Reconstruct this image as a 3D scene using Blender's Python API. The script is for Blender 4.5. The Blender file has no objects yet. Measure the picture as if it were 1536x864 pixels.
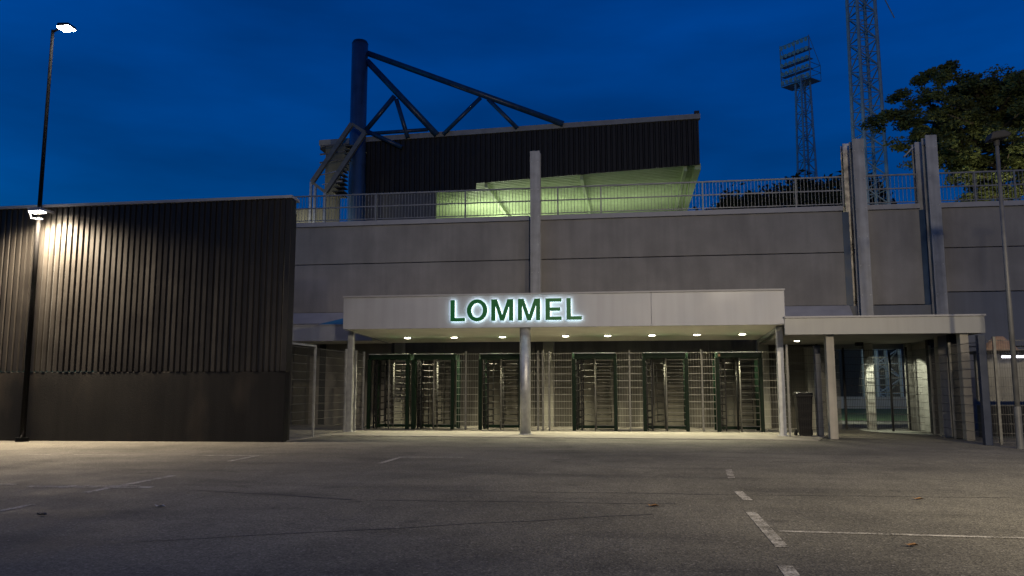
import bpy, math, random
from mathutils import Vector, Matrix
random.seed(7)
S = bpy.context.scene
COL = S.collection
R = math.radians

# ------------------------------------------------------------------ camera, sky, exposure
cam_d = bpy.data.cameras.new('camera'); cam = bpy.data.objects.new('camera', cam_d); COL.objects.link(cam)
cam.location = (0, 0, 1.3)
cam.rotation_euler = (R(90 + 7.15), 0, R(8.4))
cam_d.sensor_width = 36; cam_d.lens = 1195 / 1536 * 36
cam_d.clip_start = 0.1; cam_d.clip_end = 3000
S.camera = cam
S.view_settings.view_transform = 'Standard'; S.view_settings.look = 'None'
S.view_settings.exposure = 0; S.view_settings.gamma = 1
S.view_settings.use_curve_mapping = False
S.cycles.use_denoising = True
S.cycles.max_bounces = 6
S.cycles.caustics_reflective = False; S.cycles.caustics_refractive = False
S.cycles.sample_clamp_indirect = 4

SKY_STRENGTH = 0.15
SKY_TINT = (0.0, 0.46, 1.06, 1)
W = bpy.data.worlds.new('World'); S.world = W; W.use_nodes = True
wt = W.node_tree; wn = wt.nodes; wn.clear()
wo = wn.new('ShaderNodeOutputWorld'); bg = wn.new('ShaderNodeBackground')
sky = wn.new('ShaderNodeTexSky'); sky.sky_type = 'NISHITA'; sky.sun_disc = False
sky.sun_elevation = R(3.0); sky.sun_rotation = R(258); sky.ozone_density = 4.0
tc = wn.new('ShaderNodeTexCoord')
mp = wn.new('ShaderNodeMapping'); mp.inputs['Location'].default_value = (5.18, 13.7, 13.68); mp.inputs['Scale'].default_value = (1.6, 1.6, 6.0)
cl = wn.new('ShaderNodeTexNoise'); cl.inputs['Scale'].default_value = 1.6; cl.inputs['Detail'].default_value = 5
clr = wn.new('ShaderNodeMapRange'); clr.inputs[1].default_value = 0.3; clr.inputs[2].default_value = 0.7
clr.inputs[3].default_value = 0.66; clr.inputs[4].default_value = 1.18
mul = wn.new('ShaderNodeMix'); mul.data_type = 'RGBA'; mul.blend_type = 'MULTIPLY'; mul.inputs[0].default_value = 1
mul2 = wn.new('ShaderNodeMix'); mul2.data_type = 'RGBA'; mul2.blend_type = 'MULTIPLY'; mul2.inputs[0].default_value = 1
mul.inputs[7].default_value = SKY_TINT
wt.links.new(tc.outputs['Generated'], mp.inputs['Vector']); wt.links.new(mp.outputs[0], cl.inputs['Vector'])
wt.links.new(cl.outputs[0], clr.inputs[0])
wt.links.new(sky.outputs[0], mul.inputs[6]); wt.links.new(mul.outputs[2], mul2.inputs[6])
sx = wn.new('ShaderNodeSeparateXYZ'); wt.links.new(tc.outputs['Generated'], sx.inputs[0])
er = wn.new('ShaderNodeMapRange'); er.inputs[1].default_value = .16; er.inputs[2].default_value = .42
er.inputs[3].default_value = .95; er.inputs[4].default_value = 1.5; wt.links.new(sx.outputs[2], er.inputs[0])
em = wn.new('ShaderNodeMath'); em.operation = 'MULTIPLY'; wt.links.new(clr.outputs[0], em.inputs[0]); wt.links.new(er.outputs[0], em.inputs[1])
wt.links.new(em.outputs[0], mul2.inputs[7]); wt.links.new(mul2.outputs[2], bg.inputs[0])
bg.inputs[1].default_value = SKY_STRENGTH
wt.links.new(bg.outputs[0], wo.inputs[0])


def lamp(name, kind, loc, power, color, target=None, parent=None, size=0.1, angle=120, blend=0.5):
    d = bpy.data.lights.new(name, kind); d.energy = power; d.color = color
    if kind == 'SPOT':
        d.spot_size = R(angle); d.spot_blend = blend; d.shadow_soft_size = size
    elif kind == 'POINT':
        d.shadow_soft_size = size
    elif kind == 'AREA':
        d.shape = 'DISK'; d.size = size
    o = bpy.data.objects.new(name, d); COL.objects.link(o)
    loc = Vector(loc)
    if parent: loc = loc - OFF.get(parent.name, Vector()); o.parent = parent
    o.location = loc
    if target is not None:
        wl = loc + (OFF.get(parent.name, Vector()) if parent else Vector())
        o.rotation_euler = (Vector(target) - wl).to_track_quat('-Z', 'Y').to_euler()
    return o


# ------------------------------------------------------------------ materials
def mat(name, base, rough=0.6, metal=0.0, var=0.15, scale=2.0, bump=0.0, bscale=40.0, streak=0.0, fine=0.0,
        emit=None, estr=0.0, dirt=None, spec=0.5, ovar=0.0):
    m = bpy.data.materials.new(name); m.use_nodes = True
    nt = m.node_tree; n = nt.nodes; b = n['Principled BSDF']
    b.inputs['Roughness'].default_value = rough; b.inputs['Metallic'].default_value = metal
    b.inputs['Specular IOR Level'].default_value = spec
    g = n.new('ShaderNodeNewGeometry')
    c = (*base, 1)
    t = n.new('ShaderNodeTexNoise'); t.inputs['Scale'].default_value = scale; t.inputs['Detail'].default_value = 6
    nt.links.new(g.outputs['Position'], t.inputs['Vector'])
    mr = n.new('ShaderNodeMapRange'); mr.inputs[1].default_value = 0.28; mr.inputs[2].default_value = 0.72
    mr.inputs[3].default_value = 1 - var; mr.inputs[4].default_value = 1 + var
    nt.links.new(t.outputs[0], mr.inputs[0])
    mx = n.new('ShaderNodeMix'); mx.data_type = 'RGBA'; mx.blend_type = 'MULTIPLY'; mx.inputs[0].default_value = 1
    mx.inputs[6].default_value = c; nt.links.new(mr.outputs[0], mx.inputs[7])
    out = mx.outputs[2]

    def again(vec_scale, sc, lo, hi, det=4):
        nonlocal out
        mpn = n.new('ShaderNodeMapping'); mpn.inputs['Scale'].default_value = vec_scale
        nt.links.new(g.outputs['Position'], mpn.inputs['Vector'])
        tt = n.new('ShaderNodeTexNoise'); tt.inputs['Scale'].default_value = sc; tt.inputs['Detail'].default_value = det
        nt.links.new(mpn.outputs[0], tt.inputs['Vector'])
        r2 = n.new('ShaderNodeMapRange'); r2.inputs[1].default_value = 0.3; r2.inputs[2].default_value = 0.7
        r2.inputs[3].default_value = lo; r2.inputs[4].default_value = hi
        nt.links.new(tt.outputs[0], r2.inputs[0])
        x2 = n.new('ShaderNodeMix'); x2.data_type = 'RGBA'; x2.blend_type = 'MULTIPLY'; x2.inputs[0].default_value = 1
        nt.links.new(out, x2.inputs[6]); nt.links.new(r2.outputs[0], x2.inputs[7]); out = x2.outputs[2]
    if streak: again((1.0, 1.0, 0.06), 5.0, 1 - streak, 1 + streak * 0.5)
    if fine: again((1, 1, 1), 70.0, 1 - fine, 1 + fine, 2)
    if ovar:
        oi = n.new('ShaderNodeObjectInfo'); r3 = n.new('ShaderNodeMapRange'); r3.inputs[3].default_value = 1 - ovar; r3.inputs[4].default_value = 1 + ovar
        nt.links.new(oi.outputs['Random'], r3.inputs[0])
        x3 = n.new('ShaderNodeMix'); x3.data_type = 'RGBA'; x3.blend_type = 'MULTIPLY'; x3.inputs[0].default_value = 1
        nt.links.new(out, x3.inputs[6]); nt.links.new(r3.outputs[0], x3.inputs[7]); out = x3.outputs[2]
    if dirt:
        mpn = n.new('ShaderNodeMapping'); mpn.inputs['Scale'].default_value = (1, 1, 0.35); mpn.inputs['Location'].default_value = (3, 7, 2)
        nt.links.new(g.outputs['Position'], mpn.inputs['Vector'])
        tt = n.new('ShaderNodeTexNoise'); tt.inputs['Scale'].default_value = 1.1; tt.inputs['Detail'].default_value = 7
        nt.links.new(mpn.outputs[0], tt.inputs['Vector'])
        r2 = n.new('ShaderNodeMapRange'); r2.inputs[1].default_value = 0.52; r2.inputs[2].default_value = 0.72; r2.inputs[4].default_value = 0.55
        nt.links.new(tt.outputs[0], r2.inputs[0])
        x2 = n.new('ShaderNodeMix'); x2.data_type = 'RGBA'
        nt.links.new(r2.outputs[0], x2.inputs[0]); nt.links.new(out, x2.inputs[6]); x2.inputs[7].default_value = (*dirt, 1); out = x2.outputs[2]
    nt.links.new(out, b.inputs['Base Color'])
    rr = n.new('ShaderNodeMapRange'); rr.inputs[1].default_value = 0.3; rr.inputs[2].default_value = 0.7
    rr.inputs[3].default_value = max(0.05, rough - 0.1); rr.inputs[4].default_value = min(1, rough + 0.1)
    nt.links.new(t.outputs[0], rr.inputs[0]); nt.links.new(rr.outputs[0], b.inputs['Roughness'])
    if bump:
        tb = n.new('ShaderNodeTexNoise'); tb.inputs['Scale'].default_value = bscale; tb.inputs['Detail'].default_value = 5
        nt.links.new(g.outputs['Position'], tb.inputs['Vector'])
        bp = n.new('ShaderNodeBump'); bp.inputs['Strength'].default_value = bump; bp.inputs['Distance'].default_value = 0.02
        nt.links.new(tb.outputs[0], bp.inputs['Height']); nt.links.new(bp.outputs[0], b.inputs['Normal'])
    if emit:
        b.inputs['Emission Color'].default_value = (*emit, 1); b.inputs['Emission Strength'].default_value = estr
    return m


def asphalt_mat(name, paint=None, wear=0.5):
    m = bpy.data.materials.new(name); m.use_nodes = True
    nt = m.node_tree; n = nt.nodes; b = n['Principled BSDF']; L = nt.links.new
    g = n.new('ShaderNodeNewGeometry')

    def noise(sc, det=5, vs=(1, 1, 1)):
        mm = n.new('ShaderNodeMapping'); mm.inputs['Scale'].default_value = vs; L(g.outputs['Position'], mm.inputs['Vector'])
        t = n.new('ShaderNodeTexNoise'); t.inputs['Scale'].default_value = sc; t.inputs['Detail'].default_value = det
        L(mm.outputs[0], t.inputs['Vector']); return t.outputs[0]

    def rng(s, a, bb, lo, hi):
        r = n.new('ShaderNodeMapRange'); r.inputs[1].default_value = a; r.inputs[2].default_value = bb
        r.inputs[3].default_value = lo; r.inputs[4].default_value = hi; L(s, r.inputs[0]); return r.outputs[0]

    def mulc(c, f):
        x = n.new('ShaderNodeMix'); x.data_type = 'RGBA'; x.blend_type = 'MULTIPLY'; x.inputs[0].default_value = 1
        if isinstance(c, tuple): x.inputs[6].default_value = c
        else: L(c, x.inputs[6])
        L(f, x.inputs[7]); return x.outputs[2]
    c = mulc((0.110, 0.106, 0.088, 1), rng(noise(0.35, 6), 0.3, 0.7, 0.62, 1.3))
    c = mulc(c, rng(noise(2.2, 6, (1, 0.6, 1)), 0.3, 0.7, 0.86, 1.14))
    c = mulc(c, rng(noise(70, 3), 0.3, 0.7, 0.7, 1.3))
    v = n.new('ShaderNodeTexVoronoi'); v.inputs['Scale'].default_value = 60; L(g.outputs['Position'], v.inputs['Vector'])
    vc = n.new('ShaderNodeSeparateColor'); L(v.outputs['Color'], vc.inputs[0])
    c = mulc(c, rng(vc.outputs[0], 0.0, 1.0, 0.6, 1.45))
    c = mulc(c, rng(noise(0.8, 8, (.35, 1.6, 1)), 0.55, 0.72, 1.0, 0.62))
    c = mulc(c, rng(noise(1.7, 3), 0.66, 0.74, 1.0, 0.55))
    spk = rng(vc.outputs[1], 0.95, 1.0, 0, 0.4)
    x = n.new('ShaderNodeMix'); x.data_type = 'RGBA'; L(spk, x.inputs[0]); L(c, x.inputs[6]); x.inputs[7].default_value = (0.42, 0.40, 0.37, 1); c = x.outputs[2]
    if paint:
        w = noise(6, 7); w2 = noise(45, 4)
        ad = n.new('ShaderNodeMath'); ad.operation = 'ADD'; L(w, ad.inputs[0]); L(w2, ad.inputs[1])
        k = rng(ad.outputs[0], wear * 2 - 0.22, wear * 2 + 0.16, 0, 1)
        x = n.new('ShaderNodeMix'); x.data_type = 'RGBA'; L(k, x.inputs[0]); L(c, x.inputs[6]); x.inputs[7].default_value = (*paint, 1); c = x.outputs[2]
    L(c, b.inputs['Base Color'])
    L(rng(noise(1.2, 5), 0.3, 0.7, 0.72, 0.9), b.inputs['Roughness'])
    b.inputs['Specular IOR Level'].default_value = 0.4
    bp = n.new('ShaderNodeBump'); bp.inputs['Strength'].default_value = 0.5; bp.inputs['Distance'].default_value = 0.01
    L(v.outputs['Distance'], bp.inputs['Height']); L(bp.outputs[0], b.inputs['Normal'])
    return m


M = {}
M['asphalt'] = asphalt_mat('asphalt')
M['line'] = asphalt_mat('road paint', (0.44, 0.43, 0.40), 0.52)
M['line_faint'] = asphalt_mat('worn road paint', (0.4, 0.385, 0.36), 0.56)
M['tar'] = mat('tar seam', (0.03, 0.03, 0.03), 0.6, bump=0.3)
M['paving'] = mat('concrete paving', (0.235, 0.222, 0.195), 0.8, var=0.3, scale=1.6, bump=0.3, fine=0.15, dirt=(0.16, 0.15, 0.13))
M['concrete'] = mat('panel concrete', (0.235, 0.225, 0.21), 0.85, var=0.2, scale=0.9, bump=0.18, streak=0.09, fine=0.06, dirt=(0.13, 0.125, 0.12), ovar=.08)
M['concrete_low'] = mat('grey blue painted concrete', (0.15, 0.16, 0.18), 0.8, var=0.1, scale=1.2, bump=0.1, streak=0.1)
M['concrete_pale'] = mat('pale concrete', (0.21, 0.207, 0.18), 0.8, var=0.2, scale=2, bump=0.2, streak=0.15, dirt=(0.2, 0.19, 0.16))
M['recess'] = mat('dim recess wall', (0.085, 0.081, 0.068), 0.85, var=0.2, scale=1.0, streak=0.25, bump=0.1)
M['coping'] = mat('coping metal', (0.30, 0.30, 0.31), 0.6, 0.0, var=0.12, scale=3)
M['clad'] = mat('dark cladding', (0.020, 0.018, 0.016), 0.5, 0.0, ovar=.12, var=0.14, scale=1.5, streak=0.2, bump=0.06, bscale=6, spec=0.25)
M['clad_back'] = mat('dark cladding gap', (0.02, 0.02, 0.02), 0.7)
M['plinth'] = mat('dark plinth', (0.011, 0.0105, 0.010), 0.75, var=0.25, scale=1.2, streak=0.3, bump=0.2, dirt=(0.05, 0.04, 0.03), spec=0.2)
M['white'] = mat('white panel', (0.345, 0.355, 0.39), 0.45, var=0.06, scale=1.2, streak=0.08)
M['white2'] = mat('off white panel', (0.27, 0.275, 0.275), 0.5, var=0.06, scale=1.5, streak=0.08)
M['soffit'] = mat('white soffit', (0.82, 0.80, 0.72), 0.6, var=0.08, scale=1.5)
M['rail'] = mat('railing steel', (0.20, 0.205, 0.21), 0.5, 0.3, var=0.2, scale=5)
M['galv'] = mat('galvanised steel', (0.42, 0.43, 0.44), 0.48, 0.6, var=0.22, scale=6, streak=0.2)
M['galv_wire'] = mat('galvanised wire', (0.13, 0.13, 0.12), 0.5, 0.4, var=0.2, scale=8)
M['galv_pale'] = mat('galvanised beam', (0.30, 0.305, 0.31), 0.55, 0.3, var=0.25, scale=2.5, streak=0.3, bump=0.08)
M['dull_steel'] = mat('dull steel', (0.15, 0.15, 0.14), 0.5, 0.4, var=0.25, scale=8)
M['row_wire'] = mat('fence wire', (0.30, 0.30, 0.27), 0.5, 0.3, var=0.25, scale=8)
M['dark_wire'] = mat('dark wire', (0.10, 0.10, 0.095), 0.5, 0.4, var=0.2, scale=8)
M['black_wire'] = mat('black wire', (0.022, 0.022, 0.021), 0.6, 0.0, var=0.2, scale=8, spec=.15)
M['pole_steel'] = mat('grey pole steel', (0.11, 0.112, 0.115), 0.55, 0.2, var=0.2, scale=5)
M['pole_dark'] = mat('dark lamp housing', (0.04, 0.04, 0.042), 0.6, var=0.2, scale=5, spec=.2)
M['lamp_pole'] = mat('matt black pole', (0.004, 0.004, 0.0045), 0.75, var=0.2, scale=5, spec=.08)
M['pier'] = mat('pale pier concrete', (0.27, 0.255, 0.225), 0.8, var=0.2, scale=2, bump=0.2, streak=0.15)
M['rotor'] = mat('rotor steel', (0.05, 0.052, 0.05), 0.5, 0.3, var=0.25, scale=8)
M['panelgrey'] = mat('dull wall panel', (0.09, 0.087, 0.074), 0.85, var=0.2, scale=1.4, streak=0.2)
M['mast'] = mat('mast blue paint', (0.05, 0.09, 0.16), 0.35, 0.1, var=0.2, scale=1.5, streak=0.3)
M['zinc'] = mat('bare zinc', (0.5, 0.47, 0.42), 0.35, 0.9, var=0.25, scale=4)
M['green'] = mat('dark green paint', (0.003, 0.012, 0.006), 0.55, spec=0.15, var=0.2, scale=8)
M['blackpost'] = mat('black paint', (0.007, 0.007, 0.008), 0.5, var=0.2, scale=5, spec=0.25)
M['blue'] = mat('blue paint', (0.012, 0.045, 0.11), 0.4, 0.0, var=0.2, scale=3, streak=0.25)
M['darkblue'] = mat('dark blue paint', (0.012, 0.02, 0.045), 0.45, var=0.15, scale=4)
M['letter'] = mat('letter green', (0.001, 0.15, 0.03), 0.4, var=0.1, scale=5)
M['halo'] = mat('letter back light', (0.8, 0.8, 0.8), 0.5, emit=(0.72, 0.95, 1.0), estr=6.5)
M['lamp_warm'] = mat('downlight lens', (0.8, 0.8, 0.8), 0.4, emit=(1.0, 0.93, 0.66), estr=30)
M['lamp_white'] = mat('floodlight lens', (0.8, 0.8, 0.8), 0.4, emit=(1.0, 0.88, 0.70), estr=60)
M['lamp_cool'] = mat('street light lens', (0.8, 0.8, 0.8), 0.4, emit=(1.0, 0.95, 0.88), estr=110)
M['tube'] = mat('fluorescent tube', (0.8, 0.8, 0.8), 0.4, emit=(0.9, 0.85, 1.0), estr=6)
M['roofsheet'] = mat('pale green roof sheet', (0.42, 0.52, 0.30), 0.55, var=0.1, scale=1.2, streak=0.1)
M['trim'] = mat('roof trim', (0.24, 0.235, 0.22), 0.6, var=0.2, scale=3)
M['endwall'] = mat('stand end wall', (0.10, 0.10, 0.10), 0.8, var=0.2, scale=2, streak=0.2)
M['drab'] = mat('drab panel', (0.10, 0.098, 0.078), 0.7, var=0.25, scale=2, streak=0.3)
M['drabsteel'] = mat('weathered steel', (0.15, 0.15, 0.14), 0.6, 0.3, var=0.2, scale=5)
M['lattice'] = mat('lattice steel', (0.30, 0.39, 0.41), 0.5, 0.0, var=0.2, scale=4)
M['lattice_far'] = mat('far lattice steel', (0.34, 0.40, 0.44), 0.5, 0.1, var=0.2, scale=3)
M['glass'] = mat('lamp glass unlit', (0.55, 0.52, 0.48), 0.5, 0.0)
M['bark'] = mat('bark', (0.09, 0.075, 0.05), 0.9, var=0.3, scale=4, bump=0.5)
M['leaf'] = mat('needles', (0.10, 0.118, 0.04), 0.7, var=0.5, scale=1.3, spec=0.2)
M['leaf_far'] = mat('dark foliage', (0.02, 0.024, 0.016), 0.85, var=0.3, scale=0.6, spec=0.1)
M['grass'] = mat('grass', (0.05, 0.10, 0.03), 0.9, var=0.4, scale=3, bump=0.6, bscale=60)
M['bin'] = mat('black plastic', (0.005, 0.005, 0.006), 0.65, var=0.2, scale=6, spec=0.2)
M['bag'] = mat('bin bag', (0.012, 0.012, 0.013), 0.45, spec=0.3, bump=0.6, bscale=18)
M['dead_leaf'] = mat('dry leaf', (0.22, 0.12, 0.05), 0.8)
M['orange'] = mat('warm orange', (0.30, 0.20, 0.13), 0.8, var=0.3, scale=7)
M['darkwall'] = mat('dark back wall', (0.02, 0.026, 0.03), 0.7, var=0.3, scale=1)
M['blueflat'] = mat('plain blue', (0.02, 0.12, 0.30), 0.4, var=0.15, scale=3)

# ------------------------------------------------------------------ helpers
OFF = {}


class MB:
    def __init__(s): s.v = []; s.f = []

    def box(s, x0, x1, y0, y1, z0, z1):
        i = len(s.v)
        s.v += [(x0, y0, z0), (x1, y0, z0), (x1, y1, z0), (x0, y1, z0), (x0, y0, z1), (x1, y0, z1), (x1, y1, z1), (x0, y1, z1)]
        s.f += [(i, i + 3, i + 2, i + 1), (i + 4, i + 5, i + 6, i + 7), (i, i + 1, i + 5, i + 4), (i + 1, i + 2, i + 6, i + 5), (i + 2, i + 3, i + 7, i + 6), (i + 3, i, i + 4, i + 7)]
        return s

    def prism(s, poly, a, b, axis='y'):
        """extrude a 2D polygon (counter-clockwise) between a and b along an axis"""
        i = len(s.v); n = len(poly)
        for t in (a, b):
            for (p, q) in poly:
                s.v.append((p, t, q) if axis == 'y' else ((t, p, q) if axis == 'x' else (p, q, t)))
        s.f += [tuple(range(i, i + n)), tuple(range(i + 2 * n - 1, i + n - 1, -1))]
        for k in range(n):
            j = (k + 1) % n
            s.f.append((i + k, i + n + k, i + n + j, i + j))
        return s

    def bar(s, p, q, w, h=None, up=(0, 0, 1)):
        p, q = Vector(p), Vector(q); h = h or w
        d = (q - p).normalized(); u = Vector(up)
        if abs(d.dot(u)) > 0.98: u = Vector((0, 1, 0))
        a = d.cross(u).normalized(); b = a.cross(d).normalized()
        i = len(s.v)
        for e in (p, q):
            for (m, k) in ((-1, -1), (1, -1), (1, 1), (-1, 1)):
                s.v.append(tuple(e + a * (m * w / 2) + b * (k * h / 2)))
        s.f += [(i, i + 1, i + 2, i + 3), (i + 7, i + 6, i + 5, i + 4)]
        for k in range(4):
            j = (k + 1) % 4; s.f.append((i + k, i + 4 + k, i + 4 + j, i + j))
        return s

    def tube(s, p, q, r, r2=None, n=8, cap=True):
        p, q = Vector(p), Vector(q); r2 = r if r2 is None else r2
        d = (q - p).normalized(); u = Vector((0, 0, 1)) if abs(d.z) < 0.95 else Vector((1, 0, 0))
        a = d.cross(u).normalized(); b = a.cross(d).normalized(); i = len(s.v)
        for e, rr in ((p, r), (q, r2)):
            for k in range(n):
                t = 2 * math.pi * k / n
                s.v.append(tuple(e + a * (math.cos(t) * rr) + b * (math.sin(t) * rr)))
        for k in range(n):
            j = (k + 1) % n; s.f.append((i + k, i + j, i + n + j, i + n + k))
        if cap: s.f += [tuple(range(i + n - 1, i - 1, -1)), tuple(range(i + n, i + 2 * n))]
        return s

    def quad(s, a, b, c, d):
        i = len(s.v); s.v += [tuple(a), tuple(b), tuple(c), tuple(d)]; s.f.append((i, i + 1, i + 2, i + 3)); return s

    def lathe(s, prof, c=(0, 0), n=20):
        i = len(s.v); m = len(prof)
        for (r, z) in prof:
            for k in range(n):
                t = 2 * math.pi * k / n; s.v.append((c[0] + r * math.cos(t), c[1] + r * math.sin(t), z))
        for a in range(m - 1):
            for k in range(n):
                j = (k + 1) % n; s.f.append((i + a * n + k, i + a * n + j, i + a * n + n + j, i + a * n + n + k))
        s.f += [tuple(range(i + n - 1, i - 1, -1)), tuple(range(i + (m - 1) * n, i + m * n))]
        return s

    def build(s, name, m, parent=None, smooth=False, bevel=0, stuff=False, label=None):
        off = OFF.get(parent.name, Vector()) if parent else Vector()
        me = bpy.data.meshes.new(name)
        me.from_pydata([(x - off.x, y - off.y, z - off.z) for x, y, z in s.v], [], s.f)
        me.materials.append(m); me.update()
        if smooth: me.shade_smooth()
        o = bpy.data.objects.new(name, me); COL.objects.link(o)
        if parent: o.parent = parent
        OFF[o.name] = off
        if bevel:
            b = o.modifiers.new('bevel', 'BEVEL'); b.width = bevel; b.segments = 2; b.limit_method = 'ANGLE'
        if smooth:
            pass
        if stuff: o['kind'] = 'stuff'
        if label: o['label'] = label
        return o


def tag(o, label, cat, group=None):
    o['label'] = label; o['category'] = cat
    if group: o['group'] = group
    return o


def thing(name, label, cat, loc=(0, 0, 0), group=None):
    o = bpy.data.objects.new(name, None); COL.objects.link(o); o.location = loc
    o.empty_display_size = 0.3
    OFF[o.name] = Vector(loc)
    return tag(o, label, cat, group)


def struct(o): o['kind'] = 'structure'; return o


KIDS = {}


def kids(o): return [c for c in bpy.data.objects if c.parent == o]


def copy_tree(o, parent=None, lights=True):
    c = o.copy(); COL.objects.link(c)
    if parent: c.parent = parent
    OFF[c.name] = OFF.get(o.name, Vector())
    for ch in kids(o): copy_tree(ch, c)
    return c


# ------------------------------------------------------------------ ground
def sheet(name, pts, z, m):
    b = MB(); i = len(b.v)
    b.v += [(x, y, z) for x, y in pts]; b.f.append(tuple(range(len(pts))))
    return struct(b.build(name, m))


ground = sheet('car_park', [(-400, -300), (400, -300), (400, 900), (-400, 900)], 0, M['asphalt'])
b = MB(); b.prism([(-8.36, 18.75), (-8.1, 21.1), (4.6, 20.95), (5.6, 24.2), (5.6, 27.1), (-13.4, 27.1), (-13.4, 18.9)], -0.05, 0.02, 'z')
struct(b.build('pavement', M['paving']))
sheet('grass', [(-30, 34.0), (60, 34.0), (60, 53.5), (-30, 53.5)], 0.006, M['grass'])
lines = [((1.23, 8.9), (1.21, 7.0), .11, 0), ((1.32, 10.65), (1.33, 9.82), .11, 0), ((1.53, 13.4), (1.42, 12.1), .10, 1), ((1.1, 6.3), (1.06, 5.0), .11, 0),
         ((1.31, 7.77), (7.0, 7.66), .075, 0), ((-10.85, 14.5), (-9.71, 14.52), .07, 0), ((-11.95, 14.36), (-11.3, 14.43), .07, 1), ((-8.46, 14.69), (-7.10, 14.74), .10, 0),
         ((-7.14, 14.70), (-7.12, 13.6), .09, 0), ((-9.2, 9.88), (-8.25, 9.94), .12, 0), ((-7.95, 9.76), (-6.25, 9.93), .16, 0), ((-7.5, 9.88), (-6.5, 10.0), .2, 1),
         ((-6.77, 9.3), (-6.78, 11.3), .11, 0), ((-6.64, 6.9), (-6.66, 8.3), .09, 0), ((-4.33, 13.6), (-4.32, 14.9), .10, 0), ((-4.36, 14.87), (-3.15, 15.01), .09, 0),
         ((-2.3, 15.01), (-1.15, 15.02), .06, 1), ((-8.6, 17.6), (-8.0, 18.1), .06, 1), ((1.6, 15.0), (4.0, 15.0), .05, 1)]
for (a, c, w, k) in lines:
    a, c = Vector(a), Vector(c); d = (c - a).normalized(); nrm = Vector((-d.y, d.x)) * (w / 2)
    sheet('parking_line', [tuple(a - nrm), tuple(c - nrm), tuple(c + nrm), tuple(a + nrm)], 0.004 + 0.0006 * random.random(), M['line_faint' if k else 'line'])
for (a, c, w) in [((-5.6, 9.78), (-3.25, 9.22), .05), ((-3.0, 9.2), (0.5, 9.4), .02), ((-7.6, 13.0), (-5.2, 13.6), .04), ((-4.5, 6.3), (0.2, 8.6), .025), ((-2.6, 10.1), (4.5, 10.5), .02)]:
    a, c = Vector(a), Vector(c); n = 9; up = []; dn = []
    d = (c - a).normalized(); nv = Vector((-d.y, d.x))
    for k in range(n):
        p = a.lerp(c, k / (n - 1)) + nv * random.uniform(-.04, .04); ww = w * random.uniform(.35, .6)
        up.append(tuple(p + nv * ww)); dn.append(tuple(p - nv * ww))
    sheet('tar_seam', dn + up[::-1], 0.0025, M['tar'])

# ------------------------------------------------------------------ stand wall (concrete, with steel gaps)
WY = 27.2
wall = thing('concrete_wall', 'long grey concrete panel wall rising behind the white canopy', 'wall', (0, WY, 0))


def panel(x0, x1, z0, z1, m='concrete', y=WY, th=0.22, nm='concrete_panel', parent=wall):
    g = 0.013
    return MB().box(x0 + g, x1 - g, y + random.uniform(0, .008), y + th, z0 + g, z1 - g).build(nm, M[m], parent, bevel=0.012)


cols = [(-13.6, -3.38), (-3.04, 7.05)]
for (a, c) in cols:
    for (z0, z1) in ((3.97, 5.73), (5.73, 7.12)): panel(a, c, z0, z1)
panel(7.78, 9.45, 3.97, 7.12); panel(10.12, 18, 5.80, 7.12); panel(10.12, 18, 4.36, 5.80); panel(10.12, 18, 2.6, 4.36, 'concrete_low')
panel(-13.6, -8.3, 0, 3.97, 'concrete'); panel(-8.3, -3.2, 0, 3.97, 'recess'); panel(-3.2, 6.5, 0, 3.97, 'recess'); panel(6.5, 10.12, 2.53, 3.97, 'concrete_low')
panel(8.85, 18, 0, 2.6, 'concrete_low', y=WY + .03)
for (a, c) in ((-13.6, -3.40), (-3.02, 7.07), (7.76, 9.47), (10.10, 18)):
    MB().box(a, c, WY - .05, WY + .35, 7.12, 7.29).build('coping', M['coping'], wall, bevel=0.01)
for (a, c) in ((-3.38, -3.04), (7.05, 7.78), (9.45, 10.12)):
    MB().box(a, a + (c - a) * .3, WY + .08, WY + .2, 3.97, 7.1).build('joint_post', M['blue'], wall)
    MB().box(c - (c - a) * .3, c, WY + .08, WY + .2, 3.97, 7.1).build('joint_post', M['darkblue'], wall)
    MB().box(a, c, WY + .45, WY + .5, 3.6, 7.1).build('joint_back', M['darkwall'], wall)
MB().box(-13.6, -8.3, WY + .225, WY + .26, 0, 7.1).build('wall_backing', M['darkwall'], wall)
for (a, c, z) in ((-8.3, -3.2, 0), (-3.2, 6.45, 0), (6.45, 10.12, 2.56), (10.12, 18, 0)):
    MB().box(a, c, WY + .225 if a > 0 or a == -8.3 else WY + .225, WY + .26, z, 7.1 if a not in (6.45,) else 3.9).build('wall_backing', M['darkwall'], wall)
MB().box(7.79, 9.44, WY + .225, WY + .26, 3.9, 7.1).build('wall_backing', M['darkwall'], wall)
# pillars standing against the wall under the canopy
for (x, w, d, z1) in ((-7.95, .30, .35, 2.9), (-6.55, .36, .16, 2.9), (-2.72, .36, .42, 2.9), (-1.35, .45, .14, 2.9), (.15, 1.15, .12, 2.9), (2.95, .75, .14, 2.9), (4.28, .34, .40, 2.9), (5.75, .26, .4, 2.6), (-11.55, .5, .3, 2.9)):
    MB().box(x - w / 2, x + w / 2, WY - d, WY - .002, 0, z1).build('pillar', M['concrete_pale' if w < .36 or d > .3 else 'panelgrey'], wall, bevel=.015)
MB().box(-10.95, -10.72, WY - .01, WY + .01, 0, 2.85).build('recess', M['darkwall'], wall)  # flat dark strip on the wall, shade of a gap put in as colour
# walkway deck behind the wall
struct(MB().box(-13.6, 18, WY + .52, 34, 6.75, 6.95).build('walkway', M['concrete']))
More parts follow.
